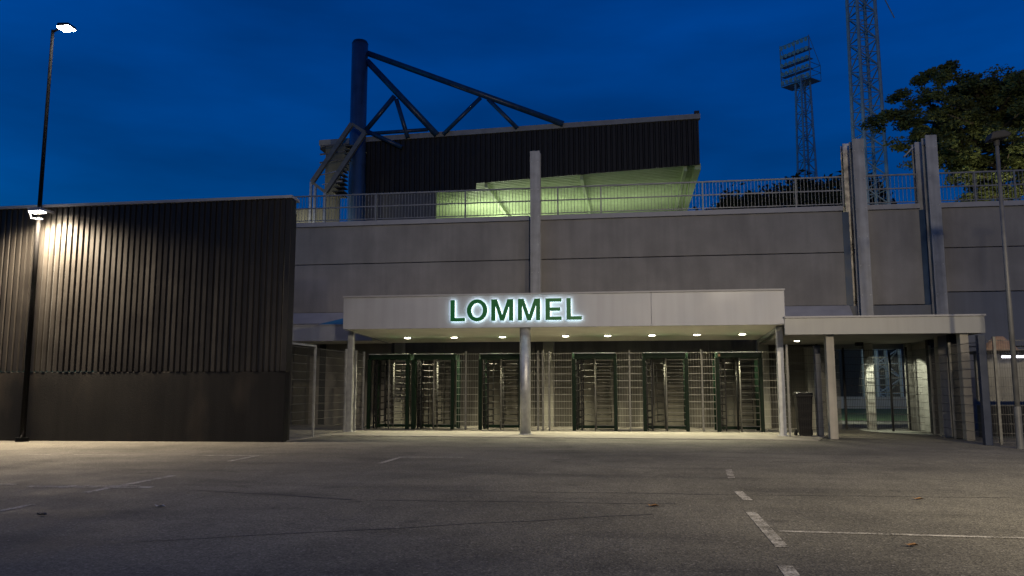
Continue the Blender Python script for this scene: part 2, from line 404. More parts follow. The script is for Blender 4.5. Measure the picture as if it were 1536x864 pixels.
# sloped flashing over the low roofs
for (x0, x1, nm, lb) in ((-13, -8.25, 'roof_flashing', 'sloped grey flashing between concrete wall and left low roof'), (4.2, 7.1, 'roof_flashing', 'sloped grey flashing on the wall above right low roof')):
    o = MB().prism([(WY - .5, 3.55), (WY - .02, 3.55), (WY - .02, 3.97), (WY - .06, 3.97)], x0, x1, 'x').build(nm, M['coping'], bevel=.006); tag(o, lb, 'flashing')
o = MB().prism([(-10.55, 3.38), (-8.2, 3.38), (-8.2, 3.9)], 25.5, 25.54, 'y').build('blue_triangle', M['blueflat']); tag(o, 'blue triangle on the low roof left of the canopy', 'sheet')  # thin upright triangle in one plain blue


# H beams
def hbeam(name, label, x0, x1, y0, y1, z0, z1, m='galv_pale', t=.03):
    b = MB(); b.box(x0, x1, y0, y0 + t, z0, z1); b.box(x0, x1, y1 - t, y1, z0, z1); xm = (x0 + x1) / 2
    b.box(xm - t / 2, xm + t / 2, y0 + t, y1 - t, z0, z1)
    b.box(x0 + .02, x1 - .02, y0 + t + .005, y1 - t - .005, z1 - .25, z1 - .23)
    r = thing(name, label, 'steel post', ((x0 + x1) / 2, (y0 + y1) / 2, z0), 'steel posts rising above the wall')
    b.build('beam', M[m], r)
    p = MB().box(x0 - .06, x1 + .06, y0 - .05, y1, z0 - .03, z0 - .001); p.build('base_plate', M['galv'], r)
    bl = MB()
    for k in range(6):
        z = z0 + .8 + k * (z1 - z0 - 1.2) / 5
        bl.tube((x0 + .06, y0 - .02, z), (x0 + .06, y0, z), .018, n=6); bl.tube((x1 - .06, y0 - .02, z), (x1 - .06, y0, z), .018, n=6)
    bl.build('bolt', M['galv'], r, stuff=True)
    return r


hbeam('steel_post', 'grey steel post on concrete wall directly above the round column', -3.32, -2.98, 26.78, 27.14, 3.45, 9.5)
hbeam('steel_post', 'taller front post of the left steel pair on the wall', 7.34, 7.71, 26.72, 27.1, 3.45, 9.42)
hbeam('steel_post', 'shorter rear post of the left steel pair in wall gap', 7.24, 7.56, 27.5, 27.8, 3.6, 9.5, 'zinc')
hbeam('steel_post', 'taller front post of the right steel pair before tree', 9.6, 9.95, 26.72, 27.1, 3.45, 9.44)
rp = hbeam('steel_post', 'shorter rear post of right steel pair with slanted bracket', 9.53, 9.9, 27.5, 27.8, 3.6, 9.45)
MB().bar((9.5, 27.6, 9.3), (9.2, 27.6, 8.98), .12, .04).build('bracket', M['galv_pale'], rp)


# ------------------------------------------------------------------ railing on the wall
def railing(label, x0, x1, posts, y=WY + .06):
    r = thing('railing', label, 'railing', (x0, y, 7.29), 'galvanised railings on top of the wall')
    zt = 8.29
    MB().bar((x0, y, zt), (x1, y, zt), .05).build('top_rail', M['rail'], r)
    MB().bar((x0, y, 7.83), (x1, y, 7.83), .04).build('mid_rail', M['rail'], r)
    MB().bar((x0, y, 7.37), (x1, y, 7.37), .03).build('bottom_rail', M['rail'], r)
    b = MB(); n = int((x1 - x0) / .115)
    for k in range(1, n):
        x = x0 + (x1 - x0) * k / n; b.bar((x, y, 7.37), (x, y, zt - .02), .014)
    bal = b.build('baluster', M['rail'], r, stuff=True)
    for px in posts: MB().bar((px, y - .03, 7.29), (px, y - .03, zt), .05).build('post', M['rail'], r)
    return r


railing('long galvanised railing in front of the lit grandstand roof', -12.4, 7.15, [-12.3, -9.0, -5.7, -2.4, -.9, 2.55, 5.6, 7.1])
railing('short galvanised railing between the two pairs of steel posts', 7.78, 9.48, [7.82, 9.44])
railing('galvanised railing in front of the large tree', 10.0, 18, [10.05, 11.2, 12.4, 13.9, 15.5])

# ------------------------------------------------------------------ main canopy
can = thing('entrance_canopy', 'wide white flat entrance canopy on steel columns over the turnstiles', 'canopy', (-2, 22.1, 0))
X0, X1, Y0, Y1 = -8.22, 4.13, 22.1, 26.4
MB().box(X0, .597, Y0, Y0 + .06, 2.985, 3.90).build('fascia_panel', M['white'], can, bevel=.006)
MB().box(.603, X1, Y0, Y0 + .06, 2.985, 3.90).build('fascia_panel', M['white'], can, bevel=.006)
MB().box(X0 - .02, X1 + .02, Y0 - .03, Y0 + .3, 3.902, 3.955).build('capping', M['coping'], can, bevel=.006)
MB().prism([(Y0 + .062, 2.985), (Y1, 2.815), (Y1, 3.90), (Y0 + .062, 3.90)], X0, X0 + .05, 'x').build('side_panel', M['white'], can)
MB().prism([(Y0 + .062, 2.985), (Y1, 2.815), (Y1, 3.90), (Y0 + .062, 3.90)], X1 - .05, X1, 'x').build('side_panel', M['white'], can)
MB().prism([(Y0 + .065, 3.0), (Y1, 2.83), (Y1, 2.87), (Y0 + .065, 3.04)], X0 + .052, X1 - .052, 'x').build('soffit', M['soffit'], can)
MB().box(X0 + .052, X1 - .052, Y0 + .065, Y1, 3.6, 3.7).build('roof', M['coping'], can)
MB().box(X0 + .052, X1 - .052, Y1 - .06, Y1 - .002, 2.88, 3.59).build('rear_panel', M['white'], can)
for (x, y) in ((-8.19, 22.75), (4.04, 22.6)):
    MB().box(x - .09, x + .09, y - .08, y + .08, 0.02, 2.96).build('column', M['galv'], can, bevel=.012)
    MB().box(x - .15, x + .15, y - .14, y + .14, 0.021, .04).build('base_plate', M['galv'], can)
b = MB().tube((-2.92, 22.32, 0.02), (-2.92, 22.32, 2.982), .155, n=28); c = b.build('column', M['galv'], can, smooth=False, label='thick round steel column')
for p in c.data.polygons: p.use_smooth = len(p.vertices) == 4
MB().tube((-2.92, 22.32, 0.021), (-2.92, 22.32, .045), .2, n=24).build('base_plate', M['galv'], can)
MB().bar((4.06, 22.7, 2.93), (4.06, 26.3, 2.78), .1, .08).build('edge_beam', M['galv'], can)


# downlights
DL = [(-6.99, 24.6), (-5.47, 24.58), (-3.93, 24.55), (-1.95, 24.5), (-.66, 24.5), (.67, 24.5), (2.0, 24.45), (3.32, 24.45)]
ords = ['first', 'second', 'third', 'fourth', 'fifth', 'sixth', 'seventh', 'eighth']
for i, (x, y) in enumerate(DL):
    z = 3.0 - (y - Y0) * .17 / 4.3 - .004
    t = thing('downlight', f'lit round downlight in the white canopy soffit, {ords[i]} from the left', 'downlight', (x, y, z), 'downlights in the canopy soffit')
    b = MB(); n = 20
    b.lathe([(.10, z), (.135, z), (.13, z - .014), (.098, z - .02)], (x, y), n); b.build('ring', M['white'], t)
    b = MB(); b.lathe([(.096, z - .003), (.095, z - .028), (.03, z - .04)], (x, y), n); b.build('lens', M['lamp_warm'], t)
    lamp('downlight_light', 'SPOT', (x, y, z - .07), 340, (1.0, .90, .58), (x, y - .3, 0), t, .06, 135, .5)

# ------------------------------------------------------------------ sign
sign = thing('illuminated_sign', 'green halo lit letters LOMMEL on the white canopy fascia', 'sign', (-3.15, 22.0, 3.16))
K = .00322


def lx(z): return -5.01 + (z - 218) * K


ZB, ZT = 3.165, 3.775
HS = [0.0, 0.004, .007, .010, .014, .017]


def Lp(x0, x1): s = .122; h = .10; return [[(x0, ZB), (x1, ZB), (x1, ZB + h), (x0 + s, ZB + h), (x0 + s, ZT), (x0, ZT)]]


def Ep(x0, x1):
    s, h = .125, .098; zm = (ZB + ZT) / 2
    return [[(x0, ZB), (x1, ZB), (x1, ZB + h), (x0 + s, ZB + h), (x0 + s, zm - h / 2), (x1 - .035, zm - h / 2), (x1 - .035, zm + h / 2), (x0 + s, zm + h / 2), (x0 + s, ZT - h), (x1, ZT - h), (x1, ZT), (x0, ZT)]]


def Mp(x0, x1):
    s = .118; w = x1 - x0; m = (x0 + x1) / 2
    return [[(x0, ZB), (x0 + s, ZB), (x0 + s, ZT - .19), (m - .052, ZB), (m + .052, ZB), (x1 - s, ZT - .19), (x1 - s, ZB), (x1, ZB), (x1, ZT), (x1 - s - .045, ZT), (m, ZB + .17), (x0 + s + .045, ZT), (x0, ZT)]]


def Op(x0, x1):
    cx = (x0 + x1) / 2; a = (x1 - x0) / 2; zc = (ZB + ZT) / 2; c = (ZT - ZB) / 2 + .01; n = 40; qs = []
    P = [(cx + a * math.cos(2 * math.pi * k / n), zc + c * math.sin(2 * math.pi * k / n)) for k in range(n)]
    Q = [(cx + (a - .125) * math.cos(2 * math.pi * k / n), zc + (c - .11) * math.sin(2 * math.pi * k / n)) for k in range(n)]
    return P, Q


def letter(kind, x0, x1, lift):
    def solid(y0, y1):
        b = MB()
        if kind == 'O':
            P, Q = Op(x0, x1); n = len(P)
            for y in (y0, y1):
                b.v += [(p[0], y, p[1] + lift) for p in P] + [(q[0], y, q[1] + lift) for q in Q]
            for k in range(n):
                j = (k + 1) % n
                b.f += [(k, j, n + j, n + k), (2 * n + j, 2 * n + k, 3 * n + k, 3 * n + j), (j, k, 2 * n + k, 2 * n + j), (n + k, n + j, 3 * n + j, 3 * n + k)]
        else:
            for poly in {'L': Lp, 'M': Mp, 'E': Ep}[kind](x0, x1): b.prism([(p, q + lift) for p, q in poly], y0, y1)
        return b
    o = solid(21.985, 22.035).build('letter', M['letter'], sign, label=f'green capital letter {kind}')
    h = solid(22.036, 22.043).build('back_light', M['halo'], o)


for kind, a, c, lf in (('L', 218, 348, 0), ('O', 365, 547, .006), ('M', 582, 776, .009), ('M', 817, 1012, .014), ('E', 1058, 1198, .018), ('L', 1240, 1372, .02)):
    letter(kind, lx(a), lx(c), lf * .3)

# ------------------------------------------------------------------ low roofs
rr = thing('low_roof', 'lower off white flat roof right of the main canopy', 'canopy', (6.4, 21.4, 0))
MB().box(3.975, 8.8, 21.4, 21.46, 2.665, 3.09).build('fascia_panel', M['white2'], rr, bevel=.006)
MB().box(3.97, 8.83, 21.37, 21.6, 3.092, 3.14).build('capping', M['coping'], rr, bevel=.005)
MB().box(8.74, 8.80, 21.462, 26.9, 2.665, 3.09).build('side_panel', M['white2'], rr)
MB().box(4.16, 8.738, 21.462, 27.18, 2.70, 3.0).build('soffit', M['concrete'], rr)
for (x, y) in ((5.12, 21.7), (8.33, 21.62)):
    MB().box(x - .10, x + .10, y - .12, y + .12, 0, 2.70).build('column', M['pier'], rr, bevel=.012)
lr = thing('low_roof', 'lower white flat roof between dark building and main canopy', 'canopy', (-10.6, 25, 0))
MB().box(-13.3, -8.3, 25, 25.06, 2.83, 3.33).build('fascia_panel', M['white'], lr, bevel=.006)
MB().box(-13.3, -8.3, 24.97, 25.2, 3.332, 3.375).build('capping', M['coping'], lr)
MB().box(-13.3, -8.3, 25.062, 27.18, 2.85, 3.2).build('soffit', M['soffit'], lr)
t = thing('downlight', 'single lit downlight under the lower right roof above the bin', 'downlight', (4.9, 24.6, 2.695), 'downlights in the canopy soffit')
MB().lathe([(.10, 2.697), (.135, 2.697), (.13, 2.683), (.098, 2.677)], (4.9, 24.6)).build('ring', M['white'], t)
MB().lathe([(.096, 2.694), (.08, 2.675), (.03, 2.668)], (4.9, 24.6)).build('lens', M['lamp_warm'], t)
lamp('downlight_light', 'SPOT', (4.9, 24.6, 2.63), 40, (1.0, .94, .70), (4.9, 24.6, 0), t, .06, 150, .5)

# passage pillars and side wall at the right
pw = thing('passage_wall', 'pale concrete side wall at the right end of the passage', 'wall', (8.8, 26, 0))
MB().box(8.76, 9.0, 24.9, 27.17, 0, 2.68).build('wall_panel', M['pier'], pw, bevel=.01)
for (x, y, w, lb) in ((7.48, 26.75, .24, 'narrow concrete pillar between the two passage openings'), (8.66, 26.7, .2, 'slim pale pillar at the right edge of passage opening'),
                      (8.36, 23.1, .28, 'pale concrete pillar behind the right wire mesh')):
    o = MB().box(x - w / 2, x + w / 2, y - w / 2, y + w / 2, 0, 2.69).build('concrete_pillar', M['pier'], bevel=.012); tag(o, lb, 'pillar')
for (x, y, w, lb) in ((8.66, 24.75, .22, 'dark steel post at the end of the passage wall'), (8.35, 22.3, .22, 'dark steel post between the two pale right pillars')):
    o = MB().box(x - w / 2, x + w / 2, y - w / 2, y + w / 2, 0, 2.69).build('steel_upright', M['blackpost'], bevel=.01); tag(o, lb, 'post')


# ------------------------------------------------------------------ mesh fences
def fence(label, p, q, h=2.4, posts=(0, 1), pm='galv', z0=.06, step=.205, vstep=.05, top=False, wm='galv_wire', hw=.010, vw=.004):
    p, q = Vector((*p, 0)), Vector((*q, 0)); L = (q - p).length
    r = thing('mesh_fence', label, 'fence', tuple(p), 'galvanised wire mesh fences')
    b = MB(); n = int((h - z0) / step)
    for k in range(n + 1):
        z = z0 + k * (h - z0 - .03) / n
        b.bar(p + Vector((0, 0, z)), q + Vector((0, 0, z)), hw)
    m = max(2, int(L / vstep))
    for k in range(m + 1):
        c = p.lerp(q, k / m); b.bar(c + Vector((0, .007, z0)), c + Vector((0, .007, h)), vw)
    b.build('wire_mesh', M[wm], r, stuff=True)
    for f in posts:
        c = p.lerp(q, f); MB().bar(c + Vector((0, -.035, .02)), c + Vector((0, -.035, h + .06)), .055).build('post', M[pm], r)
    if top: MB().bar(p + Vector((0, -.035, h + .04)), q + Vector((0, -.035, h + .04)), .05).build('top_rail', M['galv'], r)
    return r


FY = 24.45
fence('wire mesh gate with steel frame beside dark building corner', (-8.45, 19.0), (-8.37, 20.5), 2.38, top=True)
fence('wire mesh fence running from the gate to left canopy column', (-8.36, 20.55), (-8.28, 22.62), 2.38, (1,))
fence('wire mesh fence behind the left canopy column', (-8.3, 22.9), (-8.34, FY), 2.38, (.45, .97))
fence('wire mesh panel between second and third turnstile', (-5.36, FY), (-4.68, FY), 2.38, (.45,), 'dull_steel', wm='row_wire', hw=.015, vw=.0045, vstep=.075)
fence('wire mesh panel just right of the round column', (-3.28, FY), (-1.78, FY), 2.38, (.32, .42, .55), 'dull_steel', wm='row_wire', hw=.015, vw=.0045, vstep=.075)
fence('wire mesh panel between fourth and fifth turnstile', (-.40, FY), (.36, FY), 2.38, (.5,), 'dull_steel', wm='row_wire', hw=.015, vw=.0045, vstep=.075)
fence('wire mesh panel between fifth and sixth turnstile', (1.72, FY), (2.5, FY), 2.38, (.5,), 'dull_steel', wm='row_wire', hw=.015, vw=.0045, vstep=.075)
fence('wire mesh panel between last turnstile and right canopy column', (3.88, FY), (4.62, FY), 2.38, (.9,), 'dull_steel', wm='row_wire', hw=.015, vw=.0045, vstep=.075)
fence('wire mesh panel in front of the black bin', (4.14, 22.3), (5.03, 22.2), 2.4, (0.02,), 'dull_steel', wm='black_wire', hw=.007, vw=.003)
fence('wire mesh panel in front of the dark passage openings', (5.15, 23.3), (6.5, 26.4), 2.45, (0.0, .5), 'blackpost', wm='dark_wire')
fence('wide wire mesh across the passage openings', (6.6, 26.45), (8.5, 26.3), 2.5, (.02, .98), 'blackpost', wm='black_wire', hw=.014, vw=.007)
fence('dark framed mesh gate leaf in the passage opening', (7.72, 25.5), (8.55, 25.3), 2.3, (0.0,), 'blackpost', wm='dark_wire')
fence('wire mesh along the right pillars of the low roof', (8.15, 25.2), (8.12, 20.05), 2.4, (.35, .62), 'dull_steel', wm='dark_wire')
fence('wire mesh fence right of the dark blue post', (8.2, 19.95), (10.6, 19.75), 2.42, (.06, .98), 'dull_steel', wm='dark_wire')
o = MB().box(4.96, 5.12, 22.7, 22.86, 0.02, 2.45).build('gate_post', M['darkblue'], bevel=.008); tag(o, 'dark gate post between black bin and pale column', 'post')
o = MB().box(7.98, 8.14, 19.82, 19.98, 0, 2.52).build('gate_post', M['darkblue'], bevel=.008); tag(o, 'dark blue gate post at right end of the low roof', 'post')

# ------------------------------------------------------------------ turnstiles
def make_turnstile():
    r = thing('turnstile', '', 'turnstile', (0, 0, 0), 'row of full height turnstiles')
    w = .67; d = .62
    b = MB(); arc = [(-w, -d + .06), (-w + .06, -d), (w - .06, -d), (w, -d + .06), (w, -d + .22), (w - .04, -d + .26), (-w + .04, -d + .26), (-w, -d + .22)]
    b.prism(arc, 2.19, 2.37, 'z'); b.build('housing', M['green'], r, bevel=.012)
    MB().box(-.09, .09, -d + .262, .245, 2.2, 2.34).build('bearing_arm', M['green'], r, bevel=.008)
    MB().box(-w, w, .25, .35, 2.2, 2.36).build('rear_beam', M['green'], r, bevel=.008)
    MB().box(-w + .02, w - .02, -d - .012, -d - .001, 2.345, 2.366).build('housing_edge', M['galv'], r)
    for (x, y) in ((-w + .045, -d + .05), (w - .045, -d + .05), (-w + .045, .3), (w - .045, .3)):
        MB().box(x - .052, x + .052, y - .052, y + .052, 0.02, 2.19).build('post', M['green'], r, bevel=.006)
    rot = MB().tube((0, 0, .05), (0, 0, 2.19), .03, n=12).build('rotor', M['rotor'], r, smooth=True)
    for k in range(3):
        a = R(18 + 120 * k); b = MB()
        for j in range(10):
            z = .28 + j * .196
            p1 = (math.cos(a) * .05, math.sin(a) * .05, z); p2 = (math.cos(a) * .56, math.sin(a) * .56, z)
            b.tube(p1, p2, .013, n=6)
        b.tube((math.cos(a) * .56, math.sin(a) * .56, .25), (math.cos(a) * .56, math.sin(a) * .56, 2.08), .012, n=6)
        b.build('wing', M['rotor' if k == 1 else 'blackpost'], rot)
    # fixed comb: steel upright beside the passage with straight bars
    MB().tube((.02, -d + .05, .02), (.02, -d + .05, 2.19), .026, n=8).build('comb_post', M['dull_steel'], r, smooth=True)
    b = MB()
    for j in range(11):
        z = .18 + j * .196; b.tube((.02, -d + .05, z), (w - .08, -d + .05, z), .014, n=6)
    b.build('comb', M['dull_steel'], r)
    # curved guide cage on the other side
    pts = [(-.62 * math.cos(t), -.62 * math.sin(t)) for t in [R(x) for x in range(-50, 51, 20)]]
    for j in range(10):
        z = .2 + j * .205
        b = MB()
        for (p, q) in zip(pts, pts[1:]): b.tube((*p, z), (*q, z), .017, n=5, cap=False)
        b.build('cage_hoop', M['blackpost'], r)
    b = MB()
    for p in pts: b.bar((*p, .03), (*p, 2.19), .036)
    b.build('cage_bar', M['blackpost'], r)
    MB().box(-w + .09, w - .09, .27, .33, .05, .14).build('sill', M['green'], r)
    return r


ts0 = make_turnstile()
TS = [(-7.56, 'dark green full height turnstile at the left end of the row', 0), (-6.11, 'dark green full height turnstile touching the leftmost one', 40),
      (-3.98, 'dark green full height turnstile half hidden behind the round column', 75), (-1.08, 'dark green full height turnstile under the gap right of the sign', 15),
      (1.04, 'dark green full height turnstile second from the right', 95), (3.19, 'dark green full height turnstile at the right end of the row', 55)]
for i, (x, lb, ang) in enumerate(TS):
    o = ts0 if i == 0 else copy_tree(ts0)
    o.location = (x, 25.05, 0); o['label'] = lb
    for c in kids(o):
        if c.name.startswith('rotor'): c.rotation_euler.z = R(ang)
o = MB().box(-.60, -.535, -.632, -.626, 2.23, 2.31).build('warning_plate', M['orange'], None); o.parent = bpy.data.objects['turnstile.005']
ids = kids(bpy.data.objects['turnstile.005'] if 'turnstile.005' in bpy.data.objects else ts0)

# ------------------------------------------------------------------ bin
bn = thing('litter_bin', 'black wheeled litter bin behind mesh beside the right canopy column', 'bin', (4.62, 22.72, 0))
x, y = 4.62, 22.72; b = MB(); i0 = 0
prof = [(.165, .16, .10), (.18, .18, .5), (.20, .21, 1.05), (.215, .22, 1.055), (.215, .22, 1.09)]
for (a, c, z) in prof: b.v += [(x - a, y - c, z), (x + a, y - c, z), (x + a, y + c, z), (x - a, y + c, z)]
for k in range(len(prof) - 1):
    for j in range(4): b.f.append((k * 4 + j, k * 4 + (j + 1) % 4, k * 4 + 4 + (j + 1) % 4, k * 4 + 4 + j))
b.f += [(3, 2, 1, 0), tuple(len(b.v) - 4 + j for j in range(4))]
b.build('body', M['bin'], bn, bevel=.015)
MB().prism([(y - .24, 1.095), (y + .24, 1.095), (y + .22, 1.16), (y + .1, 1.19), (y - .18, 1.17)], x - .225, x + .225, 'x').build('lid', M['bag'], bn, bevel=.02)
for sx in (-.2, .2): MB().tube((x + sx - .03, y + .15, .1), (x + sx + .03, y + .15, .1), .1, n=14).build('wheel', M['blackpost'], bn)
MB().tube((x - .2, y + .29, 1.1), (x + .2, y + .29, 1.1), .015).build('handle', M['bin'], bn)
MB().box(x - .16, x + .16, y - .15, y - .09, .02, .1).build('foot', M['bin'], bn)

# ------------------------------------------------------------------ dark clad building at left
ld = thing('clad_building', 'dark ribbed metal clad building filling the left side', 'building', (-8.36, 18.6, 0))
A = Vector((-24.0, 17.377)); B = Vector((-8.34, 18.60)); dv = (B - A).normalized(); nv = Vector((dv.y, -dv.x)); Lb = (B - A).length
ang = math.atan2(dv.y, dv.x)


def roofz(x): return 5.86 + (x + 16.0) * .0225


def P(s, o=0): p = A + dv * s + nv * o; return p


def wallbox(s0, s1, o0, o1, z00, z01, z10, z11):
    """box along the facade with sloping bottom/top (left z, right z)"""
    b = MB(); q = [P(s0, o1), P(s1, o1), P(s1, o0), P(s0, o0)]
    b.v = [(q[0].x, q[0].y, z00), (q[1].x, q[1].y, z10), (q[2].x, q[2].y, z10), (q[3].x, q[3].y, z00), (q[0].x, q[0].y, z01), (q[1].x, q[1].y, z11), (q[2].x, q[2].y, z11), (q[3].x, q[3].y, z01)]
    b.f = [(0, 3, 2, 1), (4, 5, 6, 7), (0, 1, 5, 4), (1, 2, 6, 5), (2, 3, 7, 6), (3, 0, 4, 7)]
    return b


wallbox(0, Lb, -.3, .036, 0, 1.695, 0, 1.695).build('plinth', M['plinth'], ld, bevel=.01)
zl, zr = roofz(A.x), roofz(B.x)
wallbox(0, Lb, -.3, 0.0, 1.735, zl - .02, 1.735, zr - .02).build('backing', M['clad_back'], ld)
wallbox(-.1, Lb + .03, -.5, .085, zl, zl + .07, zr, zr + .07).build('roof_trim', M['coping'], ld)
pr_ = [(-.067, .0), (.067, .0), (.045, -.042), (-.045, -.042)]
bd = MB(); bd.prism(pr_, 0, 1, 'z')
pitch = .150; n = int(Lb / pitch); board = None
for k in range(n):
    s = Lb - .12 - pitch * (k + .5); p = P(s, .0); z0 = 1.70; z1 = roofz(p.x) - .005
    if board is None: o = bd.build('cladding_board', M['clad'], None); board = o
    else: o = board.copy(); COL.objects.link(o)
    o.parent = ld; o.location = (p.x - ld.location.x, p.y - ld.location.y, z0); o.scale = (random.uniform(.93, 1.05), random.uniform(.85, 1.1), z1 - z0)
    o.rotation_euler = (0, 0, ang + R(random.uniform(-3.2, 3.2)))
q = P(Lb); MB().box(q.x - .13, q.x + .02, q.y - .06, q.y + .2, 1.70, zr - .005).build('corner_trim', M['clad'], ld, bevel=.01)
b = MB(); b.v = [(q.x - .02, q.y + .3, 0), (q.x - .4, 27.0, 0), (q.x - .4, 27.0, zr), (q.x - .02, q.y + .3, zr), (q.x - .3, q.y + .3, 0), (q.x - .7, 27, 0), (q.x - .7, 27, zr), (q.x - .3, q.y + .3, zr)]
b.v = [(-8.36, 18.85, 0), (-13.7, 19.0, 0), (-13.7, 27, 0), (-13.6, 27, 0), (-13.6, 19.1, 0), (-8.36, 18.95, 0)]
b.v = b.v + [(x, y, 5.7) for x, y, z in b.v]; b.f = [(0, 1, 7, 6), (1, 2, 8, 7), (2, 3, 9, 8), (3, 4, 10, 9), (4, 5, 11, 10), (5, 0, 6, 11)]
b.build('rear_wall', M['clad'], ld)

# street lamp beside it
sl = thing('street_lamp', 'tall black lamp post with bright lit head beside dark building', 'street lamp', (-14.72, 17.8, 0))
b = MB().tube((-14.72, 17.8, 0), (-14.72, 17.8, 10.55), .068, .038, n=14); c = b.build('pole', M['lamp_pole'], sl)
for p in c.data.polygons: p.use_smooth = len(p.vertices) == 4
MB().tube((-14.72, 17.8, 0), (-14.72, 17.8, .10), .15, n=14).build('base', M['lamp_pole'], sl)
MB().tube((-14.72, 17.8, 10.5), (-14.42, 17.72, 10.56), .03, n=8).build('arm', M['lamp_pole'], sl)
hd = MB().prism([(-14.46, 10.545), (-14.1, 10.545), (-14.12, 10.62), (-14.43, 10.64)], 17.58, 17.88).build('lamp_head', M['blackpost'], sl, bevel=.015)
MB().box(-14.44, -14.12, 17.59, 17.87, 10.515, 10.543).build('lens', M['lamp_cool'], hd)
lamp('street_lamp_light', 'SPOT', (-14.28, 17.73, 10.45), 60, (1, .9, .75), (-14.1, 15.5, 0), sl, .12, 150, .6)
# wall floodlight
wf = thing('wall_floodlight', 'glowing floodlight on a bracket at the roof edge of dark building', 'floodlight', (-14.55, 17.75, 5.6))
pp = P((-14.62 - A.x) / dv.x, .06)
MB().prism([(-14.72, 5.66), (-14.36, 5.66), (-14.40, 5.745), (-14.68, 5.745)], 17.40, 17.64).build('housing', M['coping'], wf, bevel=.01)
MB().box(-14.70, -14.38, 17.42, 17.62, 5.632, 5.658).build('lens', M['lamp_white'], wf)
b = MB().bar((-14.83, 17.55, 5.78), (-14.72, 17.55, 5.5), .025).bar((-14.72, 17.55, 5.5), (-14.4, 17.55, 5.47), .025); b.build('bracket', M['white'], wf)
MB().bar((-14.55, 17.58, 5.74), (-14.55, 18.12, 5.76), .05).build('arm', M['coping'], wf)
lamp('floodlight_light', 'SPOT', (-14.50, 17.56, 5.6), 6800, (1, .80, .56), (-14.2, 17.85, .6), wf, .2, 165, 1)

# ------------------------------------------------------------------ grandstand
gs = thing('grandstand', 'grandstand with dark ribbed end wall and lit underside of roof', 'grandstand', (-6, 40, 0))
GX0, GX1, GY = -13.80, 3.68, 40.0
def gtop(x): return 14.66 + (x + 13.8) * .0225
def gbot(x): return 12.46 + (x - 3.66) * .0463 if x > -7.8 else 11.54
gb = MB(); gb.prism([(-.115, 0), (.115, 0), (.07, -.07), (-.07, -.07)], 0, 1, 'z')
pitch = .272; n = int((GX1 - GX0) / pitch); board = None
for k in range(n):
    x = GX0 + pitch * (k + .5); z0 = gbot(x); z1 = gtop(x) - .25
    if board is None: o = gb.build('cladding_board', M['clad'], None); board = o
    else: o = board.copy(); COL.objects.link(o)
    o.parent = gs; o.location = (x + 6, 0, z0); o.scale = (random.uniform(.95, 1.05), random.uniform(.85, 1.1), z1 - z0); o.rotation_euler = (0, 0, R(random.uniform(-1.5, 1.5)))
poly = [(GX0, 11.56), (-7.82, 11.56), (-7.82, gbot(-7.79) + .02), (GX1 - .02, gbot(GX1) + .02), (GX1 - .02, gtop(GX1) - .05), (GX0, gtop(GX0) - .05)]
MB().prism(poly, GY + .002, GY + .12).build('end_panel', M['clad_back'], gs)
MB().prism([(-16.46, gtop(-16.46) - .25), (3.74, gtop(3.74) - .22), (3.74, gtop(3.74) + .03), (-16.46, gtop(-16.46) + .03)], GY - .12, GY + .2).build('roof_trim', M['trim'], gs)
MB().prism([(-16.4, gtop(-16.4) - .5), (-14.6, gtop(-14.6) - .45), (-14.6, gtop(-14.6) - .26), (-16.4, gtop(-16.4) - .26)], GY - .1, GY + 8).build('eave', M['clad_back'], gs)
MB().box(3.45, 3.70, GY - .1, GY + .1, gtop(3.6) + .03, gtop(3.6) + .2).build('roof_tip', M['clad_back'], gs)
MB().prism([(-16.4, gtop(-16.4) - .24), (3.7, gtop(3.7) - .2), (3.7, gtop(3.7)), (-16.4, gtop(-16.4))], GY + .21, GY + 45).build('roof', M['trim'], gs)
b = MB(); cz = lambda x: 12.50 + (x - 3.66) * .0463; y = GY + .13; i = 0
while y < GY + 45:
    for (yy, dz) in ((y, 0), (y + .16, 0), (y + .20, .05), (y + .28, .05), (y + .32, 0)):
        b.v += [(GX0, yy, cz(GX0) + dz), (GX1 - .05, yy, cz(GX1) + dz)]
    y += .32
for k in range(0, len(b.v) - 2, 2): b.f.append((k, k + 2, k + 3, k + 1))
b.build('roof_underside', M['roofsheet'], gs, label='pale green ribbed underside lit from within')
for x in (-7.3, -2.3, 2.95):
    MB().bar((x, GY + .14, cz(x) - .14), (x, GY + 45, cz(x) - .14), .16, .26).build('roof_beam', M['roofsheet'], gs)
MB().bar((GX1 - .12, GY + .14, cz(GX1) - .1), (GX1 - .12, GY + 45, cz(GX1) - .1), .3, .3).build('edge_beam', M['roofsheet'], gs)
MB().box(GX0, -9.98, GY + .01, GY + .25, 0, 11.53).build('end_wall', M['endwall'], gs)
MB().prism([(-13.6, 0), (3, 0), (3, 1.2), (-9.9, 9.2), (-13.6, 9.2)], GY + .4, GY + 45).build('terrace', M['concrete'], gs)
MB().box(-14.2, -13.9, GY + 1, GY + 45, 0, 14).build('rear_wall', M['endwall'], gs)
mast = MB().tube((-14.25, GY - .2, 0), (-14.25, GY - .2, 19.9), .44, n=28).build('mast', M['mast'], gs, label='thick blue round mast')
for p in mast.data.polygons: p.use_smooth = len(p.vertices) == 4
MB().tube((-14.25, GY - .2, 19.9), (-14.25, GY - .2, 20.05), .45, .38, n=28).build('mast_cap', M['darkblue'], mast)
TY = GY - .2
